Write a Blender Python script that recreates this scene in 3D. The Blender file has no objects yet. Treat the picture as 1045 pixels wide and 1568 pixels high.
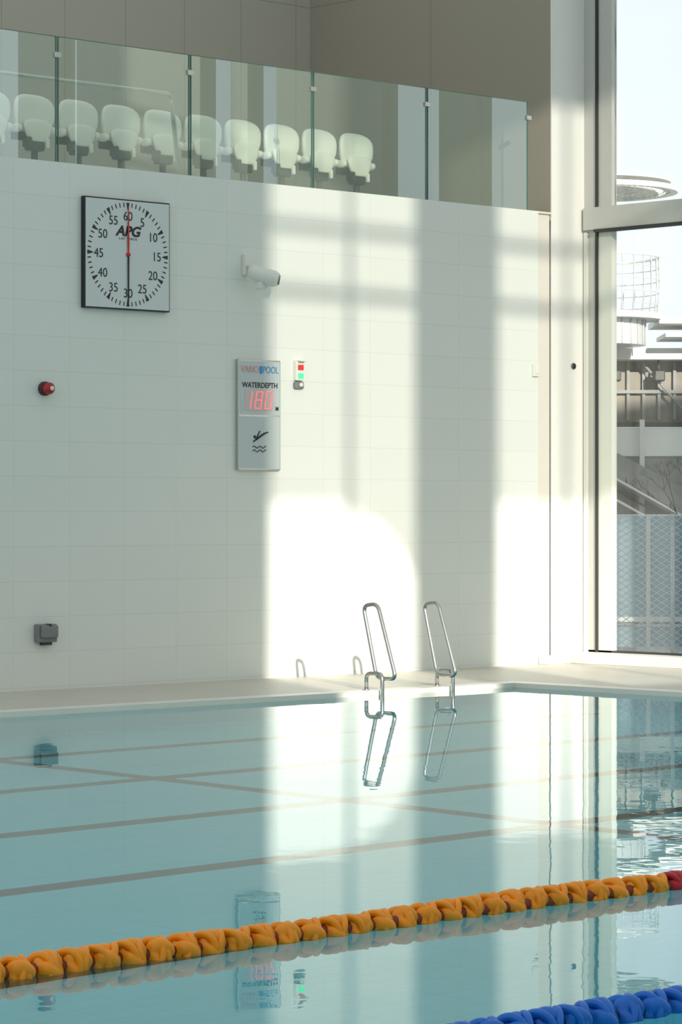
import bpy, bmesh, math, random
from mathutils import Vector, Matrix
random.seed(4)
scene = bpy.context.scene
scene.view_settings.view_transform = 'Standard'
COL = scene.collection

# ------------------------------------------------------------ materials
def new_mat(name):
    m = bpy.data.materials.new(name); m.use_nodes = True
    m.node_tree.nodes.clear()
    return m, m.node_tree.nodes, m.node_tree.links

def mat_p(name, col, rough=0.5, metal=0.0, var=0.06, scale=6.0, emis=None, es=0.0, bump=0.0, coat=0.0):
    m, N, L = new_mat(name)
    o = N.new('ShaderNodeOutputMaterial'); p = N.new('ShaderNodeBsdfPrincipled')
    L.new(p.outputs[0], o.inputs[0])
    tc = N.new('ShaderNodeTexCoord'); nz = N.new('ShaderNodeTexNoise')
    nz.inputs['Scale'].default_value = scale; nz.inputs['Detail'].default_value = 4
    L.new(tc.outputs['Object'], nz.inputs['Vector'])
    mx = N.new('ShaderNodeMix'); mx.data_type = 'RGBA'
    c = col
    mx.inputs[6].default_value = (c[0]*(1-var), c[1]*(1-var), c[2]*(1-var), 1)
    mx.inputs[7].default_value = (min(1,c[0]*(1+var)), min(1,c[1]*(1+var)), min(1,c[2]*(1+var)), 1)
    L.new(nz.outputs['Fac'], mx.inputs[0])
    L.new(mx.outputs[2], p.inputs['Base Color'])
    p.inputs['Roughness'].default_value = rough
    p.inputs['Metallic'].default_value = metal
    p.inputs['Coat Weight'].default_value = coat
    if emis:
        p.inputs['Emission Color'].default_value = (*emis, 1)
        p.inputs['Emission Strength'].default_value = es
    if bump:
        b = N.new('ShaderNodeBump'); b.inputs['Strength'].default_value = bump; b.inputs['Distance'].default_value = .01
        L.new(nz.outputs['Fac'], b.inputs['Height']); L.new(b.outputs[0], p.inputs['Normal'])
    return m

def mat_tile(name, c1, c2, mortar, bw, rh, ox, oz, plane='XZ', ms=0.004, rough=0.35):
    m, N, L = new_mat(name)
    o = N.new('ShaderNodeOutputMaterial'); p = N.new('ShaderNodeBsdfPrincipled')
    L.new(p.outputs[0], o.inputs[0])
    tc = N.new('ShaderNodeTexCoord'); sp = N.new('ShaderNodeSeparateXYZ'); cb = N.new('ShaderNodeCombineXYZ')
    L.new(tc.outputs['Object'], sp.inputs[0])
    ax = N.new('ShaderNodeMath'); ax.operation = 'SUBTRACT'; ax.inputs[1].default_value = ox
    az = N.new('ShaderNodeMath'); az.operation = 'SUBTRACT'; az.inputs[1].default_value = oz
    i = {'X':0,'Y':1,'Z':2}
    L.new(sp.outputs[i[plane[0]]], ax.inputs[0]); L.new(sp.outputs[i[plane[1]]], az.inputs[0])
    L.new(ax.outputs[0], cb.inputs[0]); L.new(az.outputs[0], cb.inputs[1])
    b = N.new('ShaderNodeTexBrick'); b.offset = 0.0; b.squash = 1.0
    b.inputs['Scale'].default_value = 1.0
    b.inputs['Brick Width'].default_value = bw; b.inputs['Row Height'].default_value = rh
    b.inputs['Mortar Size'].default_value = ms; b.inputs['Mortar Smooth'].default_value = .2
    b.inputs['Color1'].default_value = (*c1,1); b.inputs['Color2'].default_value = (*c2,1)
    b.inputs['Mortar'].default_value = (*mortar,1)
    L.new(cb.outputs[0], b.inputs['Vector']); L.new(b.outputs['Color'], p.inputs['Base Color'])
    p.inputs['Roughness'].default_value = rough
    return m

def mat_glass(name, tint, refl, gcol=(1,1,1), rough=0.0):
    m, N, L = new_mat(name)
    o = N.new('ShaderNodeOutputMaterial'); mx = N.new('ShaderNodeMixShader')
    t = N.new('ShaderNodeBsdfTransparent'); g = N.new('ShaderNodeBsdfGlossy')
    t.inputs[0].default_value = (*tint,1); g.inputs['Color'].default_value = (*gcol,1); g.inputs['Roughness'].default_value = rough
    mx.inputs[0].default_value = refl
    L.new(t.outputs[0], mx.inputs[1]); L.new(g.outputs[0], mx.inputs[2]); L.new(mx.outputs[0], o.inputs[0])
    return m

M = {}
M['tile'] = mat_tile('wall_tile', (.755,.785,.745), (.77,.80,.76), (.675,.70,.65), .6155, .3075, -4.86, 4.68-.3075*40, 'XZ', .003)
M['plaster'] = mat_p('white_plaster', (.82,.82,.78), .6, var=.02)
M['strip'] = mat_p('reveal_plaster', (.74,.71,.64), .6, var=.02)
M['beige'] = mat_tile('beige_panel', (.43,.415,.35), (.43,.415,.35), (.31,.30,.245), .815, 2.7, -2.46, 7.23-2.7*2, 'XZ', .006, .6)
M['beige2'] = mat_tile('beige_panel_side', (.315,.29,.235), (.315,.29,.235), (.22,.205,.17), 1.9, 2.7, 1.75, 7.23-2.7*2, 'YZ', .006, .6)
M['deck'] = mat_tile('deck_tile', (.62,.58,.49), (.59,.55,.47), (.49,.46,.40), .3, .3, 0, 0, 'XY', .004, .45)
M['coping'] = mat_p('pool_edge_tile', (.80,.78,.70), .4, var=.04)
M['basin'] = mat_tile('pool_basin_tile', (.36,.86,.93), (.34,.84,.91), (.31,.76,.84), .25, .125, 0, 0, 'XY', .004, .5)
M['basin_w'] = mat_p('pool_basin_wall', (.38,.84,.90), .5, var=.02)
M['line'] = mat_p('lane_marking', (.09,.06,.05), .6, var=.05)
M['steel'] = mat_p('polished_steel', (.55,.55,.53), .2, 1.0, var=.04)
M['alu'] = mat_p('window_aluminium', (.52,.52,.48), .45, .2, var=.03)
M['alu_l'] = mat_p('window_light_trim', (.68,.70,.62), .5, 0, var=.03)
M['gasket'] = mat_p('black_gasket', (.03,.03,.03), .5, var=.05)
M['white'] = mat_p('white_plastic', (.78,.78,.72), .4, var=.03)
M['seat'] = mat_p('seat_plastic', (.90,.90,.83), .38, var=.03)
M['dark'] = mat_p('dark_metal', (.05,.05,.045), .45, .3, var=.1)
M['black'] = mat_p('black_paint', (.012,.012,.014), .4, var=.1)
M['face'] = mat_p('clock_face', (.64,.69,.69), .35, var=.015)
M['red'] = mat_p('red_paint', (.55,.02,.015), .35, var=.1)
M['redlens'] = mat_p('red_lens', (.40,.02,.02), .15, var=.1)
M['greenlamp'] = mat_p('green_lamp', (.05,.7,.25), .3, emis=(.1,1,.4), es=.7)
M['redlamp'] = mat_p('red_lamp', (.6,.03,.03), .3, emis=(1,.05,.05), es=.2)
M['led'] = mat_p('led_segments', (.9,.2,.2), .4, emis=(1,.28,.28), es=.55)
M['ledpanel'] = mat_p('led_panel', (.60,.54,.54), .3, var=.02)
M['panel'] = mat_p('sign_panel', (.54,.60,.61), .3, var=.02)
M['blue_t'] = mat_p('blue_print', (.03,.28,.55), .4)
M['pink_t'] = mat_p('pink_print', (.65,.30,.32), .4)
M['greybox'] = mat_p('grey_plastic', (.20,.22,.22), .5, var=.08)
M['orange'] = mat_p('orange_float', (1.0,.32,.004), .36, var=.06, scale=15)
M['orange_gap'] = mat_p('orange_core_gap_shade', (.22,.03,.008), .5, var=.10, scale=15)  # core colour darkened to put shade into the gaps between floats
M['redfloat'] = mat_p('red_float', (.50,.012,.02), .38, var=.12, scale=15)
M['blue'] = mat_p('blue_float', (.006,.15,.62), .38, var=.12, scale=15)
M['blue_gap'] = mat_p('blue_core_gap_shade', (.003,.02,.12), .5)  # blue core, with the gap shade painted into its colour
M['bglass'] = mat_glass('balustrade_glass', (.82,.89,.82), .26, (.88,1,.97))
M['gedge'] = mat_p('glass_edge', (.10,.20,.16), .2)
M['wglass'] = mat_glass('window_glass', (.98,.99,.99), .04)
M['sun_dimmer'] = mat_glass('sun_dimming_sheet', (.45,.44,.415), .03)  # unseen sheet added to weaken the sun on the upper wall
M['concrete'] = mat_p('pale_concrete', (.72,.70,.66), .8, var=.10, scale=2)
M['ground'] = mat_p('gravel_ground', (.38,.39,.39), .9, var=.2, scale=3)
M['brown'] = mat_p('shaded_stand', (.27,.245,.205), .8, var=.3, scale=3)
M['roof'] = mat_p('grey_roof', (.28,.28,.26), .7, var=.2, scale=4)
M['galv'] = mat_p('galvanised_steel', (.62,.64,.64), .4, .3, var=.1)
M['hoard'] = mat_p('blue_grey_hoarding', (.24,.36,.42), .7, var=.15, scale=2)
M['bark'] = mat_p('bark', (.12,.11,.08), .9, var=.2)

# water
m, N, L = new_mat('pool_water'); M['water'] = m
o = N.new('ShaderNodeOutputMaterial'); mx = N.new('ShaderNodeMixShader'); fr = N.new('ShaderNodeFresnel')
rf = N.new('ShaderNodeBsdfRefraction'); gl = N.new('ShaderNodeBsdfGlossy')
fr.inputs['IOR'].default_value = 1.40; rf.inputs['IOR'].default_value = 1.333
rf.inputs['Color'].default_value = (.74,.99,1,1); rf.inputs['Roughness'].default_value = 0
gl.inputs['Roughness'].default_value = .0; gl.inputs['Color'].default_value = (.97,1,1,1)
tc = N.new('ShaderNodeTexCoord'); n1 = N.new('ShaderNodeTexNoise'); n1.inputs['Scale'].default_value = 2.2; n1.inputs['Detail'].default_value = 3
L.new(tc.outputs['Object'], n1.inputs['Vector'])
bp = N.new('ShaderNodeBump'); bp.inputs['Strength'].default_value = .10; bp.inputs['Distance'].default_value = .01
L.new(n1.outputs['Fac'], bp.inputs['Height'])
for s in (fr, rf, gl): L.new(bp.outputs[0], s.inputs['Normal'])
L.new(fr.outputs[0], mx.inputs[0]); L.new(rf.outputs[0], mx.inputs[1]); L.new(gl.outputs[0], mx.inputs[2]); L.new(mx.outputs[0], o.inputs[0])

# ------------------------------------------------------------ mesh builder
class MB:
    def __init__(s): s.v=[]; s.f=[]; s.mi=[]; s.mats=[]; s.sm=[]
    def mat(s, k):
        if k not in s.mats: s.mats.append(k)
        return s.mats.index(k)
    def add(s, vs, fs, k, smooth=False):
        b=len(s.v); mi=s.mat(k)
        s.v += [tuple(v) for v in vs]
        for f in fs: s.f.append([b+i for i in f]); s.mi.append(mi); s.sm.append(smooth)
    def box(s, a, b, k):
        x0,y0,z0=a; x1,y1,z1=b
        vs=[(x0,y0,z0),(x1,y0,z0),(x1,y1,z0),(x0,y1,z0),(x0,y0,z1),(x1,y0,z1),(x1,y1,z1),(x0,y1,z1)]
        s.add(vs,[(0,3,2,1),(4,5,6,7),(0,1,5,4),(1,2,6,5),(2,3,7,6),(3,0,4,7)],k)
    def rbox(s, a, b, k, r=.01, seg=3, smooth=True):
        bm=bmesh.new(); bmesh.ops.create_cube(bm,size=1)
        c=[(a[i]+b[i])/2 for i in range(3)]; d=[abs(b[i]-a[i]) for i in range(3)]
        for v in bm.verts: v.co=Vector([c[i]+v.co[i]*d[i] for i in range(3)])
        bmesh.ops.bevel(bm,geom=list(bm.edges),offset=min(r,min(d)*.49),segments=seg,profile=.5,affect='EDGES')
        bm.verts.index_update()
        s.add([v.co[:] for v in bm.verts],[[v.index for v in f.verts] for f in bm.faces],k,False); bm.free()
    def tube(s, pts, r, k, n=10, closed=False, cap=True, smooth=True):
        P=[Vector(p) for p in pts]; m_=len(P)
        if m_<2: return
        T=[]
        for i in range(m_):
            if closed: t=P[(i+1)%m_]-P[(i-1)%m_]
            else: t=P[min(i+1,m_-1)]-P[max(i-1,0)]
            T.append(t.normalized())
        up=Vector((0,0,1)) if abs(T[0].z)<.9 else Vector((1,0,0))
        u=T[0].cross(up).normalized(); vs=[]
        for i in range(m_):
            u=(u-T[i]*u.dot(T[i])).normalized(); w=T[i].cross(u)
            rr=r[i] if isinstance(r,(list,tuple)) else r
            for j in range(n):
                a=2*math.pi*j/n; vs.append(P[i]+(u*math.cos(a)+w*math.sin(a))*rr)
        fs=[]
        for i in range(m_ if closed else m_-1):
            i2=(i+1)%m_
            for j in range(n): fs.append((i*n+j,i*n+(j+1)%n,i2*n+(j+1)%n,i2*n+j))
        if cap and not closed: fs.append(tuple(range(n-1,-1,-1))); fs.append(tuple((m_-1)*n+j for j in range(n)))
        s.add(vs,fs,k,smooth)
    def cyl(s,a,b,r,k,n=16,smooth=True): s.tube([a,b],r,k,n,smooth=smooth)
    def prism(s, pts2, y0, y1, k):   # polygon in XZ, extruded in Y
        n=len(pts2); vs=[(p[0],y0,p[1]) for p in pts2]+[(p[0],y1,p[1]) for p in pts2]
        fs=[tuple(range(n)),tuple(range(2*n-1,n-1,-1))]+[(i,(i+1)%n+0,n+(i+1)%n,n+i) for i in range(n)]
        s.add(vs,fs,k)
    def superell(s, c, d, k, e1=.5, e2=.5, bend=0, taper=0, nu=28, nv=18):
        def pw(a,e): return math.copysign(abs(a)**e,a)
        vs=[]
        for i in range(nv+1):
            ph=-math.pi/2+math.pi*i/nv   # along Y (thickness)
            for j in range(nu):
                th=2*math.pi*j/nu
                x=pw(math.cos(ph),e1)*pw(math.cos(th),e2); z=pw(math.cos(ph),e1)*pw(math.sin(th),e2); y=pw(math.sin(ph),1)
                xx=x*(1+taper*z)
                vs.append((c[0]+xx*d[0], c[1]+y*d[1]+bend*(x*x)+0, c[2]+z*d[2]))
        fs=[]
        for i in range(nv):
            for j in range(nu): fs.append((i*nu+j,i*nu+(j+1)%nu,(i+1)*nu+(j+1)%nu,(i+1)*nu+j))
        s.add(vs,fs,k,True)
    def sphere(s,c,d,k,n=20): s.superell(c,d,k,1,1,nu=n,nv=n//2)
    def obj(s, name, parent=None, loc=None, rotz=0):
        me=bpy.data.meshes.new(name); me.from_pydata(s.v,[],s.f)
        for k in s.mats: me.materials.append(M[k])
        for i,p in enumerate(me.polygons): p.material_index=s.mi[i]; p.use_smooth=s.sm[i]
        me.update()
        bm=bmesh.new(); bm.from_mesh(me); bmesh.ops.recalc_face_normals(bm,faces=bm.faces); bm.to_mesh(me); bm.free()
        ob=bpy.data.objects.new(name,me); COL.objects.link(ob)
        if parent: ob.parent=parent
        if loc: ob.location=loc
        ob.rotation_euler[2]=rotz
        return ob
def empty(name, loc=(0,0,0), rotz=0):
    e=bpy.data.objects.new(name,None); COL.objects.link(e); e.location=loc; e.rotation_euler[2]=rotz; e.empty_display_size=.2
    return e
def simple_box(name,a,b,k):
    q=MB(); q.box(a,b,k); return q.obj(name)
def text(name, body, size, loc, k, parent, shear=0, offset=0, sx=1.0, extr=.001):
    cu=bpy.data.curves.new(name,'FONT'); cu.body=body; cu.size=size; cu.align_x='CENTER'; cu.align_y='CENTER'
    cu.extrude=extr; cu.shear=shear; cu.offset=offset
    t=bpy.data.objects.new(name+'_tmp',cu); COL.objects.link(t)
    dg=bpy.context.evaluated_depsgraph_get(); me=bpy.data.meshes.new_from_object(t.evaluated_get(dg))
    bpy.data.objects.remove(t)
    ob=bpy.data.objects.new(name,me); COL.objects.link(ob); me.materials.clear(); me.materials.append(M[k])
    ob.rotation_euler=(math.pi/2,0,0); ob.scale=(sx,1,1); ob.location=loc; ob.parent=parent
    return ob
def smooth_path(pts, rad=.04, seg=6, closed=False):
    P=[Vector(p) for p in pts]; n=len(P); out=[]
    for i in range(n):
        if not closed and i in (0,n-1): out.append(P[i]); continue
        a=P[(i-1)%n]; b=P[i]; c=P[(i+1)%n]
        r=min(rad,(a-b).length*.49,(c-b).length*.49)
        p0=b+(a-b).normalized()*r; p1=b+(c-b).normalized()*r
        for j in range(seg+1):
            t=j/seg; out.append(p0*(1-t)**2+b*2*t*(1-t)+p1*t*t)
    return out

# ------------------------------------------------------------ room shell
simple_box('wall_back',(-30,0,.04),(0,.2,4.68),'tile')
simple_box('floor_balcony',(-30,.2,4.4),(.2,3.65,4.6),'concrete')
simple_box('wall_balcony_back',(-30,3.65,4.4),(.2,3.85,11),'beige')
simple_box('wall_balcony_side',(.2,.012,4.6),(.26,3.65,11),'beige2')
q=MB(); q.box((.2,-.0,.04),(.7,.012,11),'plaster'); q.box((.26,.012,.04),(.7,3.85,11),'plaster'); q.obj('wall_corner_pier')
q=MB(); q.box((0,.03,.04),(.2,.2,4.68),'strip'); q.box((0,.0,4.66),(.2,.2,4.68),'strip'); q.obj('trim_1')
# deck
q=MB()
q.box((-30,-1.88,-.2),(.9,.2,.04),'deck'); q.box((-2.38,-24,-.2),(.9,-1.88,.04),'deck')
q.box((-30,-24,-.2),(-2.38,-18,.04),'deck')
q.obj('floor')
q=MB(); q.box((-30,-2.1,-.2),(-2.38,-1.88,.042),'coping'); q.box((-2.6,-18,-.2),(-2.38,-2.1,.042),'coping'); q.obj('trim_pool_edge')
# basin
q=MB(); D=-1.8
q.box((-30,-18,D-.1),(-2.6,-2.1,D),'basin')
q.box((-30,-2.1,D),(-2.38,-1.9,-.2),'basin_w'); q.box((-2.6,-18,D),(-2.4,-2.1,-.2),'basin_w')
q.box((-30,-18.2,D),(-2.6,-18,-.2),'basin_w'); q.box((-30.2,-18.2,D),(-30,-1.9,.04),'basin_w')
for y in (-3.6,-5.42,-7.28,-9.06,-11.0,-13.0,-15.0): q.box((-30,y-.09,D),(-3.2,y+.09,D+.006),'line')
q.box((-9.73,-17,D),(-9.57,-3.53,D+.007),'line')
q.obj('swimming_pool_basin')
q=MB(); q.add([(-30,-18,0),(-2.6,-18,0),(-2.6,-2.1,0),(-30,-2.1,0)],[(0,1,2,3)],'water'); q.obj('pool_water')

# ------------------------------------------------------------ front facade with windows (sun enters here)
yf=-24; q=MB()
mods=[-15.82+3.1*i for i in range(6)]
zb,zt=6.3,13.05
q.box((-45,yf-.25,-.2),(6,yf,zb),'plaster'); q.box((-45,yf-.25,zt),(6,yf,17),'plaster')
q.box((-45,yf-.25,zb),(mods[0],yf,zt),'plaster')
for i,x in enumerate(mods):
    xe=x+2.03; xn=mods[i+1] if i+1<len(mods) else 6
    q.box((xe,yf-.25,zb),(xn,yf,zt),'plaster')
q.obj('wall_front')
q=MB()
for x in mods:
    q.box((x+1.06,yf-.14,zb),(x+1.12,yf-.10,zt),'alu')
    for z in (11.54,10.92): q.box((x,yf-.14,z-.05),(x+2.03,yf-.10,z+.05),'alu')
    q.add([(x,yf-.05,8.90),(x+1.12,yf-.05,8.90),(x+1.12,yf-.05,zt),(x,yf-.05,zt)],[(0,1,2,3)],'sun_dimmer')  # added dimming sheet, leaves only the lower sun patch at full strength
    pts=[(1.12,8.86),(1.3,8.78),(1.5,8.70),(1.66,8.60),(1.80,8.47),(1.92,8.32),(2.03,8.12),(2.03,zt),(1.12,zt)] if x==mods[0] else [(1.12,8.90),(2.03,8.90),(2.03,zt),(1.12,zt)]  # sheet's curved lower edge is shaped to round off one sun patch
    q.add([(x+a,yf-.05,b) for a,b in pts],[tuple(range(len(pts)))],'sun_dimmer')
q.obj('window_1')

# ------------------------------------------------------------ window wall on the right
q=MB(); XW=.7
q.box((XW,-.17,.15),(XW+.12,0,11),'alu')
q.box((XW-.03,-.06,.15),(XW,-.02,4.5),'alu_l')
q.box((XW-.02,-.20,.15),(XW+.1,-.17,11),'gasket')
q.box((XW,-.38,.15),(XW+.08,-.20,4.52),'alu_l'); q.box((XW,-.38,4.75),(XW+.08,-.20,11),'alu')
q.box((XW-.06,-24,4.52),(XW+.12,-.04,4.75),'alu')
q.box((XW-.08,-24,4.49),(XW+.02,-.20,4.52),'gasket')
for a,b in ((-2.06,-1.5),(-4.7,-2.95),(-5.5,-5.2),(-8.4,-6.05),(-9.6,-8.75),(-12.5,-10.6),(-15.5,-13.5),(-18.5,-16.5),(-21.5,-19.5)):
    q.box((XW,a,.15),(XW+.25,b,11),'alu_l')
q.box((XW,-24,.13),(XW+.12,-.0,.17),'gasket')
q.box((XW+.05,-24,.17),(XW+.07,-.38,4.52),'wglass'); q.box((XW+.05,-24,4.75),(XW+.07,-.38,11),'wglass')
q.obj('window_2')
q=MB(); q.rbox((XW-.32,-24,.04),(XW+.2,-.0,.15),'coping',.01); q.rbox((.0,-.12,.04),(XW-.32,.0,.13),'coping',.01); q.obj('trim_window_sill')

# ------------------------------------------------------------ balustrade
e=empty('glass_balustrade')
seams=[-12.37,-10.83,-9.29,-7.75,-6.21,-4.67,-3.13,-1.59,-.12]
q=MB(); c=MB(); ed=MB()
for a,b in zip(seams[:-1],seams[1:]):
    q.add([(a+.012,.03,4.682),(b-.012,.03,4.682),(b-.012,.03,5.79),(a+.012,.03,5.79)],[(0,1,2,3)],'bglass')
    for xx in (a+.012,b-.012): ed.box((xx-.003,.022,4.682),(xx+.003,.038,5.79),'gedge')
    ed.box((a+.012,.022,5.785),(b-.012,.038,5.79),'gedge')
    c.rbox((b-.035,.01,5.60),(b+.035,.05,5.65),'steel',.006)
q.obj('glass_panels',e); ed.obj('glass_edges',e); c.obj('clips',e)
q=MB()
pth=smooth_path([(-13,.38,5.47),(-4.6,.38,5.47),(-4.48,.38,4.6)],.06)
q.tube(pth,.022,'steel',12)
for x in (-7.8,-10.5): q.cyl((x,.38,4.6),(x,.38,5.47),.018,'steel')
q.obj('steel_handrail')

# ------------------------------------------------------------ spectator seats
seat=MB()
seat.superell((0,.03,.68),(.232,.05,.18),'seat',.4,.72,bend=-.06,taper=.03)
seat.superell((.01,-.05,.51),(.150,.04,.115),'seat',.45,.8,bend=-.02,taper=.32)
seat.superell((.20,-.02,.53),(.035,.07,.04),'seat',.7,.7); seat.superell((-.20,-.02,.53),(.035,.07,.04),'seat',.7,.7)
seat.rbox((-.20,.02,.43),(.20,.07,.52),'dark',.01)
seat.rbox((-.085,-.09,.33),(.085,.02,.42),'dark',.02)
seat.rbox((-.12,-.11,.36),(-.085,.0,.45),'dark',.01); seat.rbox((.085,-.11,.36),(.12,.0,.45),'seat',.01)
seat.cyl((0,-.03,0),(0,-.03,.46),.032,'dark'); seat.rbox((-.08,-.10,0),(.08,.06,.012),'dark',.004)
sme=None
for k in range(12):
    x=-1.46-.515*k
    if sme is None:
        ob=seat.obj('spectator_seat'); sme=ob.data
    else:
        ob=bpy.data.objects.new('spectator_seat.%03d'%k,sme); COL.objects.link(ob)
    ob.location=(x,1.2,4.6)

# ------------------------------------------------------------ pace clock
ck=empty('pace_clock',(-5.47,0,3.905))
q=MB(); q.rbox((-.495,-.05,-.495),(.495,0,.495),'black',.006); q.box((-.482,-.053,-.482),(.482,-.05,.482),'face'); q.obj('case',ck)
q=MB()
for i in range(60):
    a=2*math.pi*i/60; big=i%5==0
    r1=.465; r0=.40 if big else .425; w=.013 if big else .0055
    dx,dz=math.sin(a),math.cos(a); px,pz=dz,-dx
    w0=w*.3 if big else w; w1=w*1.5 if big else w
    vs=[]
    for (r,ww) in ((r0,w0),(r1,w1)):
        for sg in (-1,1): vs.append((dx*r+px*ww*sg,-.0545,dz*r+pz*ww*sg))
    q.add([vs[0],vs[1],vs[3],vs[2]],[(0,1,2,3)],'black')
q.obj('minute_marks',ck)
for i in range(12):
    a=2*math.pi*i/12; t='60' if i==0 else str(i*5)
    text('numeral_'+t,t,.115,(math.sin(a)*.335,-.0545,math.cos(a)*.345-.005),'black',ck,sx=.95)
text('logo_text','APG',.125,(0,-.0545,.205),'black',ck,shear=.25,offset=.004,sx=1.15)
text('logo_subtext','L A P   T I M E R',.03,(0,-.0545,.14),'black',ck)
q=MB(); q.prism([(-.006,0),(.006,0),(.010,.10),(.003,.43),(-.003,.43),(-.010,.10)],-.064,-.060,'red'); q.cyl((0,-.053,0),(0,-.068,0),.02,'red')
q.prism([(-.009,0),(.009,0),(.006,-.43),(-.006,-.43)],-.064,-.060,'black'); q.obj('sweep_hand',ck)

# ------------------------------------------------------------ water depth display
sg=empty('water_depth_display',(-3.875,0,2.505))
q=MB(); q.rbox((-.265,-.045,-.515),(.265,0,.515),'steel',.008)
q.box((-.25,-.047,.0),(.25,-.045,.50),'panel'); q.box((-.25,-.047,-.50),(.25,-.045,-.015),'panel')
q.box((-.19,-.050,.04),(.17,-.047,.235),'ledpanel'); q.obj('housing',sg)
text('brand_text_a','VARIO',.088,(-.125,-.049,.42),'pink_t',sg,sx=.85)
text('brand_text_b','POOL',.088,(.135,-.049,.42),'blue_t',sg,sx=.85)
q=MB(); q.box((-.005,-.050,.385),(.03,-.047,.455),'blue_t'); q.obj('brand_mark',sg)
text('label_text','WATERDEPTH',.07,(0,-.049,.275),'black',sg,offset=.001,sx=.98)
text('unit_text','M',.05,(.215,-.049,.06),'black',sg,offset=.002)
q=MB()
def seg7(cx, segs):
    W,H=.037,.078; sh=.18
    P={'a':((-W,H),(W,H)),'b':((W,H),(W,0)),'c':((W,0),(W,-H)),'d':((-W,-H),(W,-H)),'e':((-W,-H),(-W,0)),'f':((-W,0),(-W,H)),'g':((-W,0),(W,0))}
    for s_ in segs:
        (x0,z0),(x1,z1)=P[s_]
        q.tube([(cx+x0+sh*z0,-.053,.137+z0),(cx+x1+sh*z1,-.053,.137+z1)],.0065,'led',6)
seg7(-.15,'bc'); seg7(-.02,'abcdefg'); seg7(.105,'abcdef'); q.obj('digits',sg)
q=MB()
def ln(p,r=.008): q.tube([(a,-.049,b) for a,b in p],r,'black',6)
ln([(-.05,-.23),(.0,-.20),(.06,-.17)],.010); ln([(.06,-.17),(.10,-.16)],.007); ln([(-.05,-.23),(-.02,-.175),(.0,-.15)],.006); ln([(-.05,-.23),(-.085,-.25)],.007)
q.sphere((-.065,-.049,-.205),(.016,.004,.016),'black',12)
for zz in (-.30,-.335): ln([(-.09+.012*i, zz+.010*math.sin(i*1.05)) for i in range(15)],.004)
q.obj('pictogram',sg)

# ------------------------------------------------------------ small wall devices
q=MB(); q.rbox((-4.06,-.05,3.80),(-3.99,0,4.0),'white',.01)
q.tube(smooth_path([(-4.03,-.04,3.88),(-4.03,-.15,3.88),(-3.98,-.20,3.82)],.04),.018,'white')
q.tube([(-4.07,-.10,3.83),(-4.03,-.14,3.82),(-3.90,-.27,3.76),(-3.87,-.30,3.75)],[.045,.07,.078,.06],'white',20); q.tube([(-3.87,-.30,3.75),(-3.862,-.308,3.748)],.045,'greybox',20)
q.rbox((-4.02,-.22,3.66),(-3.92,-.12,3.74),'white',.02)
q.obj('security_camera')
q=MB(); q.rbox((-3.41,-.05,2.84),(-3.31,0,3.03),'white',.01); q.rbox((-3.395,-.058,2.94),(-3.325,-.05,2.99),'redlamp',.004); q.rbox((-3.395,-.058,2.86),(-3.325,-.05,2.91),'greenlamp',.004)
q.rbox((-3.405,-.10,3.02),(-3.315,0,3.035),'white',.004)
q.rbox((-3.415,-.045,2.765),(-3.305,0,2.83),'greybox',.012); q.cyl((-3.36,-.045,2.8),(-3.36,-.07,2.8),.02,'white'); q.obj('signal_light')
q=MB(); q.cyl((-6.38,0,2.68),(-6.38,-.035,2.68),.062,'dark',24); q.cyl((-6.38,-.035,2.68),(-6.38,-.09,2.68),.052,'redlens',24); q.sphere((-6.38,-.09,2.68),(.052,.03,.052),'redlens'); q.cyl((-6.38,-.115,2.68),(-6.38,-.125,2.68),.02,'white'); q.obj('alarm_beacon')
q=MB(); q.rbox((-6.49,-.07,.46),(-6.28,0,.62),'greybox',.012); q.rbox((-6.475,-.11,.50),(-6.295,-.07,.61),'greybox',.015); q.rbox((-6.44,-.06,.435),(-6.33,-.02,.46),'dark',.005); q.cyl((-6.385,-.11,.612),(-6.385,-.03,.612),.012,'dark'); q.obj('wall_socket_box')
q=MB(); q.rbox((-.10,-.035,2.985),(-.02,0,3.115),'white',.006); q.rbox((-.085,-.045,3.01),(-.035,-.035,3.09),'white',.004); q.obj('light_switch')
q=MB(); q.cyl((.53,0,3.11),(.53,-.012,3.11),.034,'greybox',20); q.cyl((.53,-.012,3.11),(.53,-.02,3.11),.026,'black',20); q.obj('wall_sensor')

# ------------------------------------------------------------ pool ladder handrails
def rail(x, xh):
    q=MB()
    loop=smooth_path([(x,-2.08,.80),(x,-1.90,.78),(x,-2.07,.15),(x,-2.31,.15)],.07,8,closed=True)
    q.tube(loop,.018,'steel',12,closed=True)
    hoop=smooth_path([(xh,-1.95,.03),(xh,-1.95,.19),(xh,-2.15,.19),(xh,-2.15,-.9)],.06,8)
    q.tube(hoop,.018,'steel',12)
    q.cyl((xh,-1.95,.04),(xh,-1.95,.05),.035,'steel')
    q.cyl((x,-2.12,.15),(xh,-2.12,.185),.016,'steel')
    return q
r1=rail(-4.32,-4.33); r2=rail(-3.57,-3.45)
lad=empty('pool_ladder')
r1.obj('handrail_a',lad); r2.obj('handrail_b',lad)
q=MB()
for z in (-.25,-.5,-.75): q.rbox((-4.33,-2.19,z-.015),(-3.45,-2.12,z+.015),'steel',.006)
q.obj('treads',lad)

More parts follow.
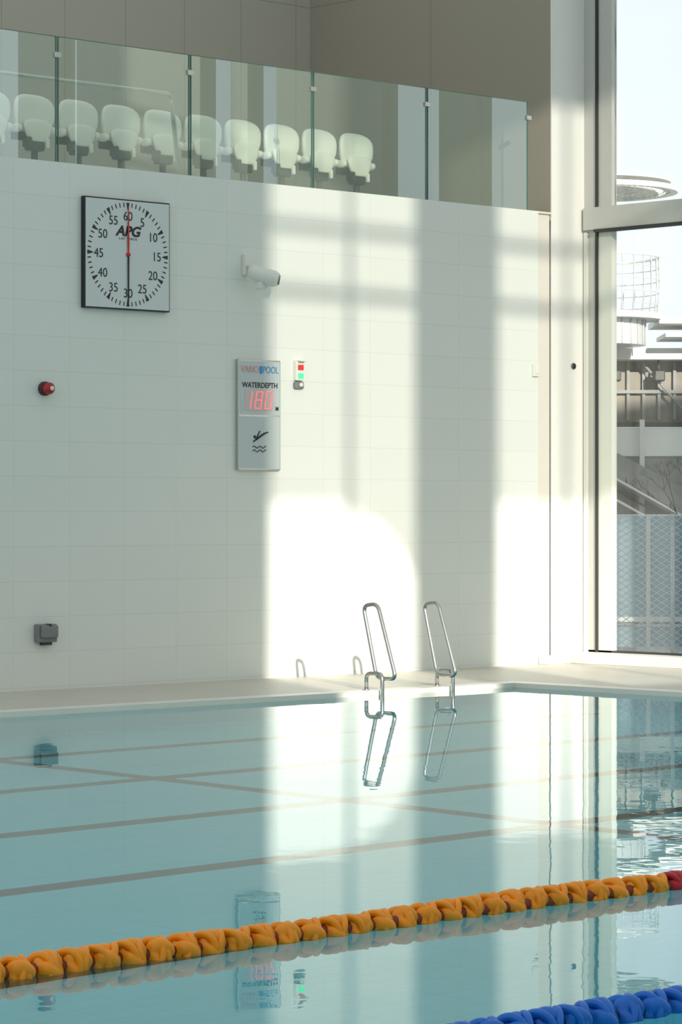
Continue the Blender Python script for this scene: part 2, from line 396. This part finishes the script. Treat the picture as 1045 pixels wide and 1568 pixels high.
# ------------------------------------------------------------ lane ropes
def lane_rope(name, y, x0, x1, split, k1, k2):
    q=MB(); n=32; pit=.125
    nf=int((x1-x0)/pit)
    for f in range(nf):
        s0=x0+f*pit; k=k1 if s0<split-.03 else k2
        zc=.016+.005*math.sin(s0*3.1); yc=y+.010*math.sin(s0*1.3)
        # lobed, twisted float body
        ns=14; vs=[]; fs=[]
        for i in range(ns+1):
            t=i/ns; s=s0+.010+t*(pit-.020)
            env=math.sin(math.pi*t)**.45 if 0<t<1 else 0
            for j in range(n):
                th=2*math.pi*j/n
                lob=.5+.5*math.cos(3*th-2*math.pi*(t*.6+f*.37)+.6)
                r=.018+(.018+.028*lob**.7)*env
                vs.append((s,yc+r*math.cos(th),zc+r*math.sin(th)))
        for i in range(ns):
            for j in range(n): fs.append((i*n+j,i*n+(j+1)%n,(i+1)*n+(j+1)%n,(i+1)*n+j))
        q.add(vs,fs,k,True)
        # tilted rim discs
        for (o_,til,az) in ((.026,.50,f*1.3),(.092,-.50,f*1.3+.5)):
            c_=Vector((s0+o_,yc,zc)); R=Matrix.Rotation(til,3,'Z') @ Matrix.Rotation(til*.6*math.cos(az),3,'Y')
            vs=[]; fs=[]; m_=28
            for j in range(m_):
                a=2*math.pi*j/m_
                for (rr,xx) in ((.036,-.010),(.057,-.012),(.062,-.005),(.062,.005),(.057,.012),(.036,.010)):
                    vs.append(c_+R@Vector((xx,rr*math.cos(a),rr*math.sin(a))))
            for j in range(m_):
                j2=(j+1)%m_
                for a_ in range(6): fs.append((j*6+a_,j*6+(a_+1)%6,j2*6+(a_+1)%6,j2*6+a_))
            q.add(vs,fs,k,True)
    q.cyl((x0,y,.016),(x1,y,.016),.024,{'orange':'orange_gap','blue':'blue_gap'}[k1])  # rope core, dark colour stands in for shade between the floats
    return q.obj(name)
lane_rope('lane_rope',-12.5,-21,-4,-12.78,'orange','redfloat')
lane_rope('lane_rope.001',-14.5,-19,-6,-6.1,'blue','blue')

# ------------------------------------------------------------ exterior
simple_box('ground',(0.95,-60,-.5),(160,160,-.3),'ground')
RZ=math.radians(-43.5)
stad=empty('stadium_grandstand',(22.95,18.94,0),RZ)
q=MB(); Z0=0
cx=-.6
def disc(cx,r0,r1,z0,z1,k,n=48,r0b=None):
    vs=[];fs=[]
    for i in range(n):
        a=2*math.pi*i/n; c_,s_=math.cos(a),math.sin(a)
        vs+= [(cx+r0*c_,r0*s_,z0),(cx+r1*c_,r1*s_,z0),(cx+r1*c_,r1*s_,z1),(cx+r0*c_,r0*s_,z1)]
    for i in range(n):
        j=(i+1)%n
        for a_,b_ in ((0,1),(1,2),(2,3),(3,0)): fs.append((i*4+a_,i*4+b_,j*4+b_,j*4+a_))
    q.add(vs,fs,k)
q.cyl((cx,0,-.3),(cx,0,8.2),.18,'concrete',20)
disc(cx,1.62,1.76,8.02,8.12,'white'); disc(cx,.2,1.62,8.22,8.25,'concrete')
for i in range(60):
    a=2*math.pi*i/60; q.cyl((cx+.3*math.cos(a),.3*math.sin(a),8.12),(cx+1.7*math.cos(a),1.7*math.sin(a),8.04),.012,'white',5)
for r_ in (.7,1.0,1.3,1.5): q.tube([(cx+r_*math.cos(2*math.pi*i/48),r_*math.sin(2*math.pi*i/48),8.06) for i in range(48)],.012,'white',5,closed=True)
disc(cx,.15,1.45,5.46,5.58,'white'); disc(cx,.15,1.1,4.95,5.46,'galv')
for i in range(30):
    a=2*math.pi*i/30; q.cyl((cx+1.12*math.cos(a),1.12*math.sin(a),4.95),(cx+1.12*math.cos(a),1.12*math.sin(a),5.46),.012,'concrete',5)
for i in range(32):
    a=2*math.pi*i/32; c_,s_=math.cos(a),math.sin(a)
    q.tube([(cx+1.34*c_,1.34*s_,5.55),(cx+1.40*c_,1.40*s_,6.1),(cx+1.38*c_,1.38*s_,6.72)],.014,'galv',5)
for z,r in ((5.75,1.36),(6.0,1.38),(6.25,1.40),(6.5,1.39)):
    q.tube([(cx+r*math.cos(2*math.pi*i/48),r*math.sin(2*math.pi*i/48),z) for i in range(48)],.010,'galv',6,closed=True)
q.tube([(cx+1.38*math.cos(2*math.pi*i/48),1.38*math.sin(2*math.pi*i/48),6.72) for i in range(48)],.026,'white',6,closed=True)
q.obj('spiral_stair_tower',stad)
q=MB()
q.box((-3,.8,4.72),(6,2.2,4.95),'concrete')
q.box((.75,-.4,5.38),(5,1.8,5.50),'white'); q.box((.9,-.2,5.12),(5,1.6,5.20),'white')
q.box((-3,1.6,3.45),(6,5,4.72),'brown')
for i in range(12): q.box((-1+i*.32,1.5,3.5),(-.94+i*.32,1.6,4.7),'roof')
q.box((-3,1.45,4.05),(6,1.6,4.12),'roof')
for i in range(3):
    x=.0+i*.9; q.cyl((x,1.2,4.72),(x,1.1,4.5),.025,'dark'); q.rbox((x-.11,.9,4.28),(x+.11,1.25,4.5),'dark',.03)
q.tube([(.6,1.3,4.65),(1.6,1.3,3.5)],.03,'roof')
q.box((-3,1.3,2.75),(6,1.4,3.34),'white')
q.box((.52,1.2,-.3),(.62,1.3,3.5),'concrete')
q.box((-3,1.25,3.36),(6,1.6,3.45),'dark')
q.box((-3,1.35,-.3),(6,1.58,2.75),'roof')
q.obj('stand_structure',stad)
# sloping shed roof
q=MB()
vs=[(-1.2,.2,2.9),(3,.2,.55),(3,1.15,1.3),(-1.2,1.15,3.45)]
q.add(vs+[(a,b,c_-.08) for a,b,c_ in vs],[(0,1,2,3),(7,6,5,4),(0,4,5,1),(1,5,6,2),(2,6,7,3),(3,7,4,0)],'roof')
for o_,kk in ((0,'concrete'),(.22,'dark'),(.42,'concrete')):
    q.tube([(-1.2,.16,2.9-o_),(3,.16,.55-o_)],.03,kk,6)
for i in range(9): 
    x=-1.2+i*.45; z=2.9-(x+1.2)*.56; q.tube([(x,.18,z+.01),(x,1.15,z+.60)],.012,'dark',5)
q.box((-1.1,.6,-.3),(2.9,.7,1.0),'roof')
q.obj('sloping_roof',stad)
# bare shrub tree
q=MB()
def branch(p,d,l,r,dep):
    e_=p+d*l; q.tube([p,(p+e_)/2+Vector((random.uniform(-.02,.02),0,0)),e_],[r,r*.85,r*.7],'bark',5)
    if dep:
        for _ in range(3):
            nd=(d+Vector((random.uniform(-.7,.7),random.uniform(-.5,.5),random.uniform(-.2,.5)))).normalized()
            branch(e_,nd,l*.62,r*.62,dep-1)
branch(Vector((0,0,0)),Vector((0,0,1)),1.25,.028,5)
q.obj('bare_tree',None,(22.95+1.35*.7254-1.4,18.94-1.35*.6884-1.4,-.3),RZ)
# hoarding
q=MB(); q.box((-6,0,-.3),(6,.08,1.56),'hoard')
for i in range(24): q.box((-6+i*.5,-.03,-.3),(-5.94+i*.5,0,1.56),'galv' if i%6==0 else 'hoard')
q.box((-6,-.04,.05),(6,0,.12),'galv')
q.obj('site_hoarding',None,(-22.43+42*.7628,-20.7+42*.6548,0),RZ)
# chain link fence
q=MB(); W,Hh=5.0,1.86; dw,dh=.115,.075; sl=dh/dw
def seg(cc,sgn):
    x0,x1=-W/2,W/2
    z=lambda x:sgn*sl*x+cc
    lo=( -cc)/(sgn*sl); hi=(Hh-cc)/(sgn*sl); l,h=min(lo,hi),max(lo,hi)
    xa=max(x0,l); xb=min(x1,h)
    if xb-xa>.02: q.tube([(xa,0,z(xa)-.3),(xb,0,z(xb)-.3)],.0048,'galv',4,smooth=False)
for i in range(-60,90):
    seg(i*dh,1); seg(i*dh,-1)
for x in (-2.5,-.9,.30,2.5): q.cyl((x,.02,-.3),(x,.02,1.58),.022,'galv',10)
q.cyl((-2.5,.02,1.56),(2.5,.02,1.56),.012,'galv',8); q.cyl((-2.5,.02,.3),(2.5,.02,.3),.012,'galv',8)
q.obj('chain_link_fence',None,(3.51,1.56,0),RZ)

# ------------------------------------------------------------ light
sun=bpy.data.lights.new('sun','SUN'); sun.energy=6.0; sun.angle=.0085; sun.color=(1,.945,.85)
so=bpy.data.objects.new('sun',sun); COL.objects.link(so)
so.rotation_euler=Vector((.5,1,-.3)).to_track_quat('-Z','Y').to_euler(); so.location=(-20,-40,20)
w=bpy.data.worlds.new('sky'); scene.world=w; w.use_nodes=True; N=w.node_tree.nodes; L=w.node_tree.links; N.clear()
o=N.new('ShaderNodeOutputWorld'); b=N.new('ShaderNodeBackground'); L.new(b.outputs[0],o.inputs[0])
tc=N.new('ShaderNodeTexCoord'); nz=N.new('ShaderNodeTexNoise'); nz.inputs['Scale'].default_value=3; nz.inputs['Detail'].default_value=5
mp=N.new('ShaderNodeMapping'); mp.inputs['Scale'].default_value=(1,1,3); L.new(tc.outputs['Generated'],mp.inputs[0]); L.new(mp.outputs[0],nz.inputs['Vector'])
cr=N.new('ShaderNodeValToRGB'); L.new(nz.outputs['Fac'],cr.inputs[0])
cr.color_ramp.elements[0].position=.35; cr.color_ramp.elements[0].color=(.76,.86,.92,1)
cr.color_ramp.elements[1].position=.65; cr.color_ramp.elements[1].color=(.90,.95,.95,1)
sp=N.new('ShaderNodeSeparateXYZ'); L.new(tc.outputs['Generated'],sp.inputs[0])
mr=N.new('ShaderNodeMapRange'); mr.inputs['From Min'].default_value=.12; mr.inputs['From Max'].default_value=.7
mr.inputs['To Min'].default_value=1.2; mr.inputs['To Max'].default_value=.72; L.new(sp.outputs[2],mr.inputs[0])
L.new(cr.outputs[0],b.inputs[0]); L.new(mr.outputs[0],b.inputs[1])

# ------------------------------------------------------------ camera
cam=bpy.data.cameras.new('camera'); co=bpy.data.objects.new('camera',cam); COL.objects.link(co)
cam.sensor_fit='VERTICAL'; cam.sensor_height=36; cam.lens=104.6; cam.clip_end=500
co.location=(-22.43,-20.7,1.6); co.rotation_euler=(math.pi/2,0,math.radians(-43.5))
scene.camera=co
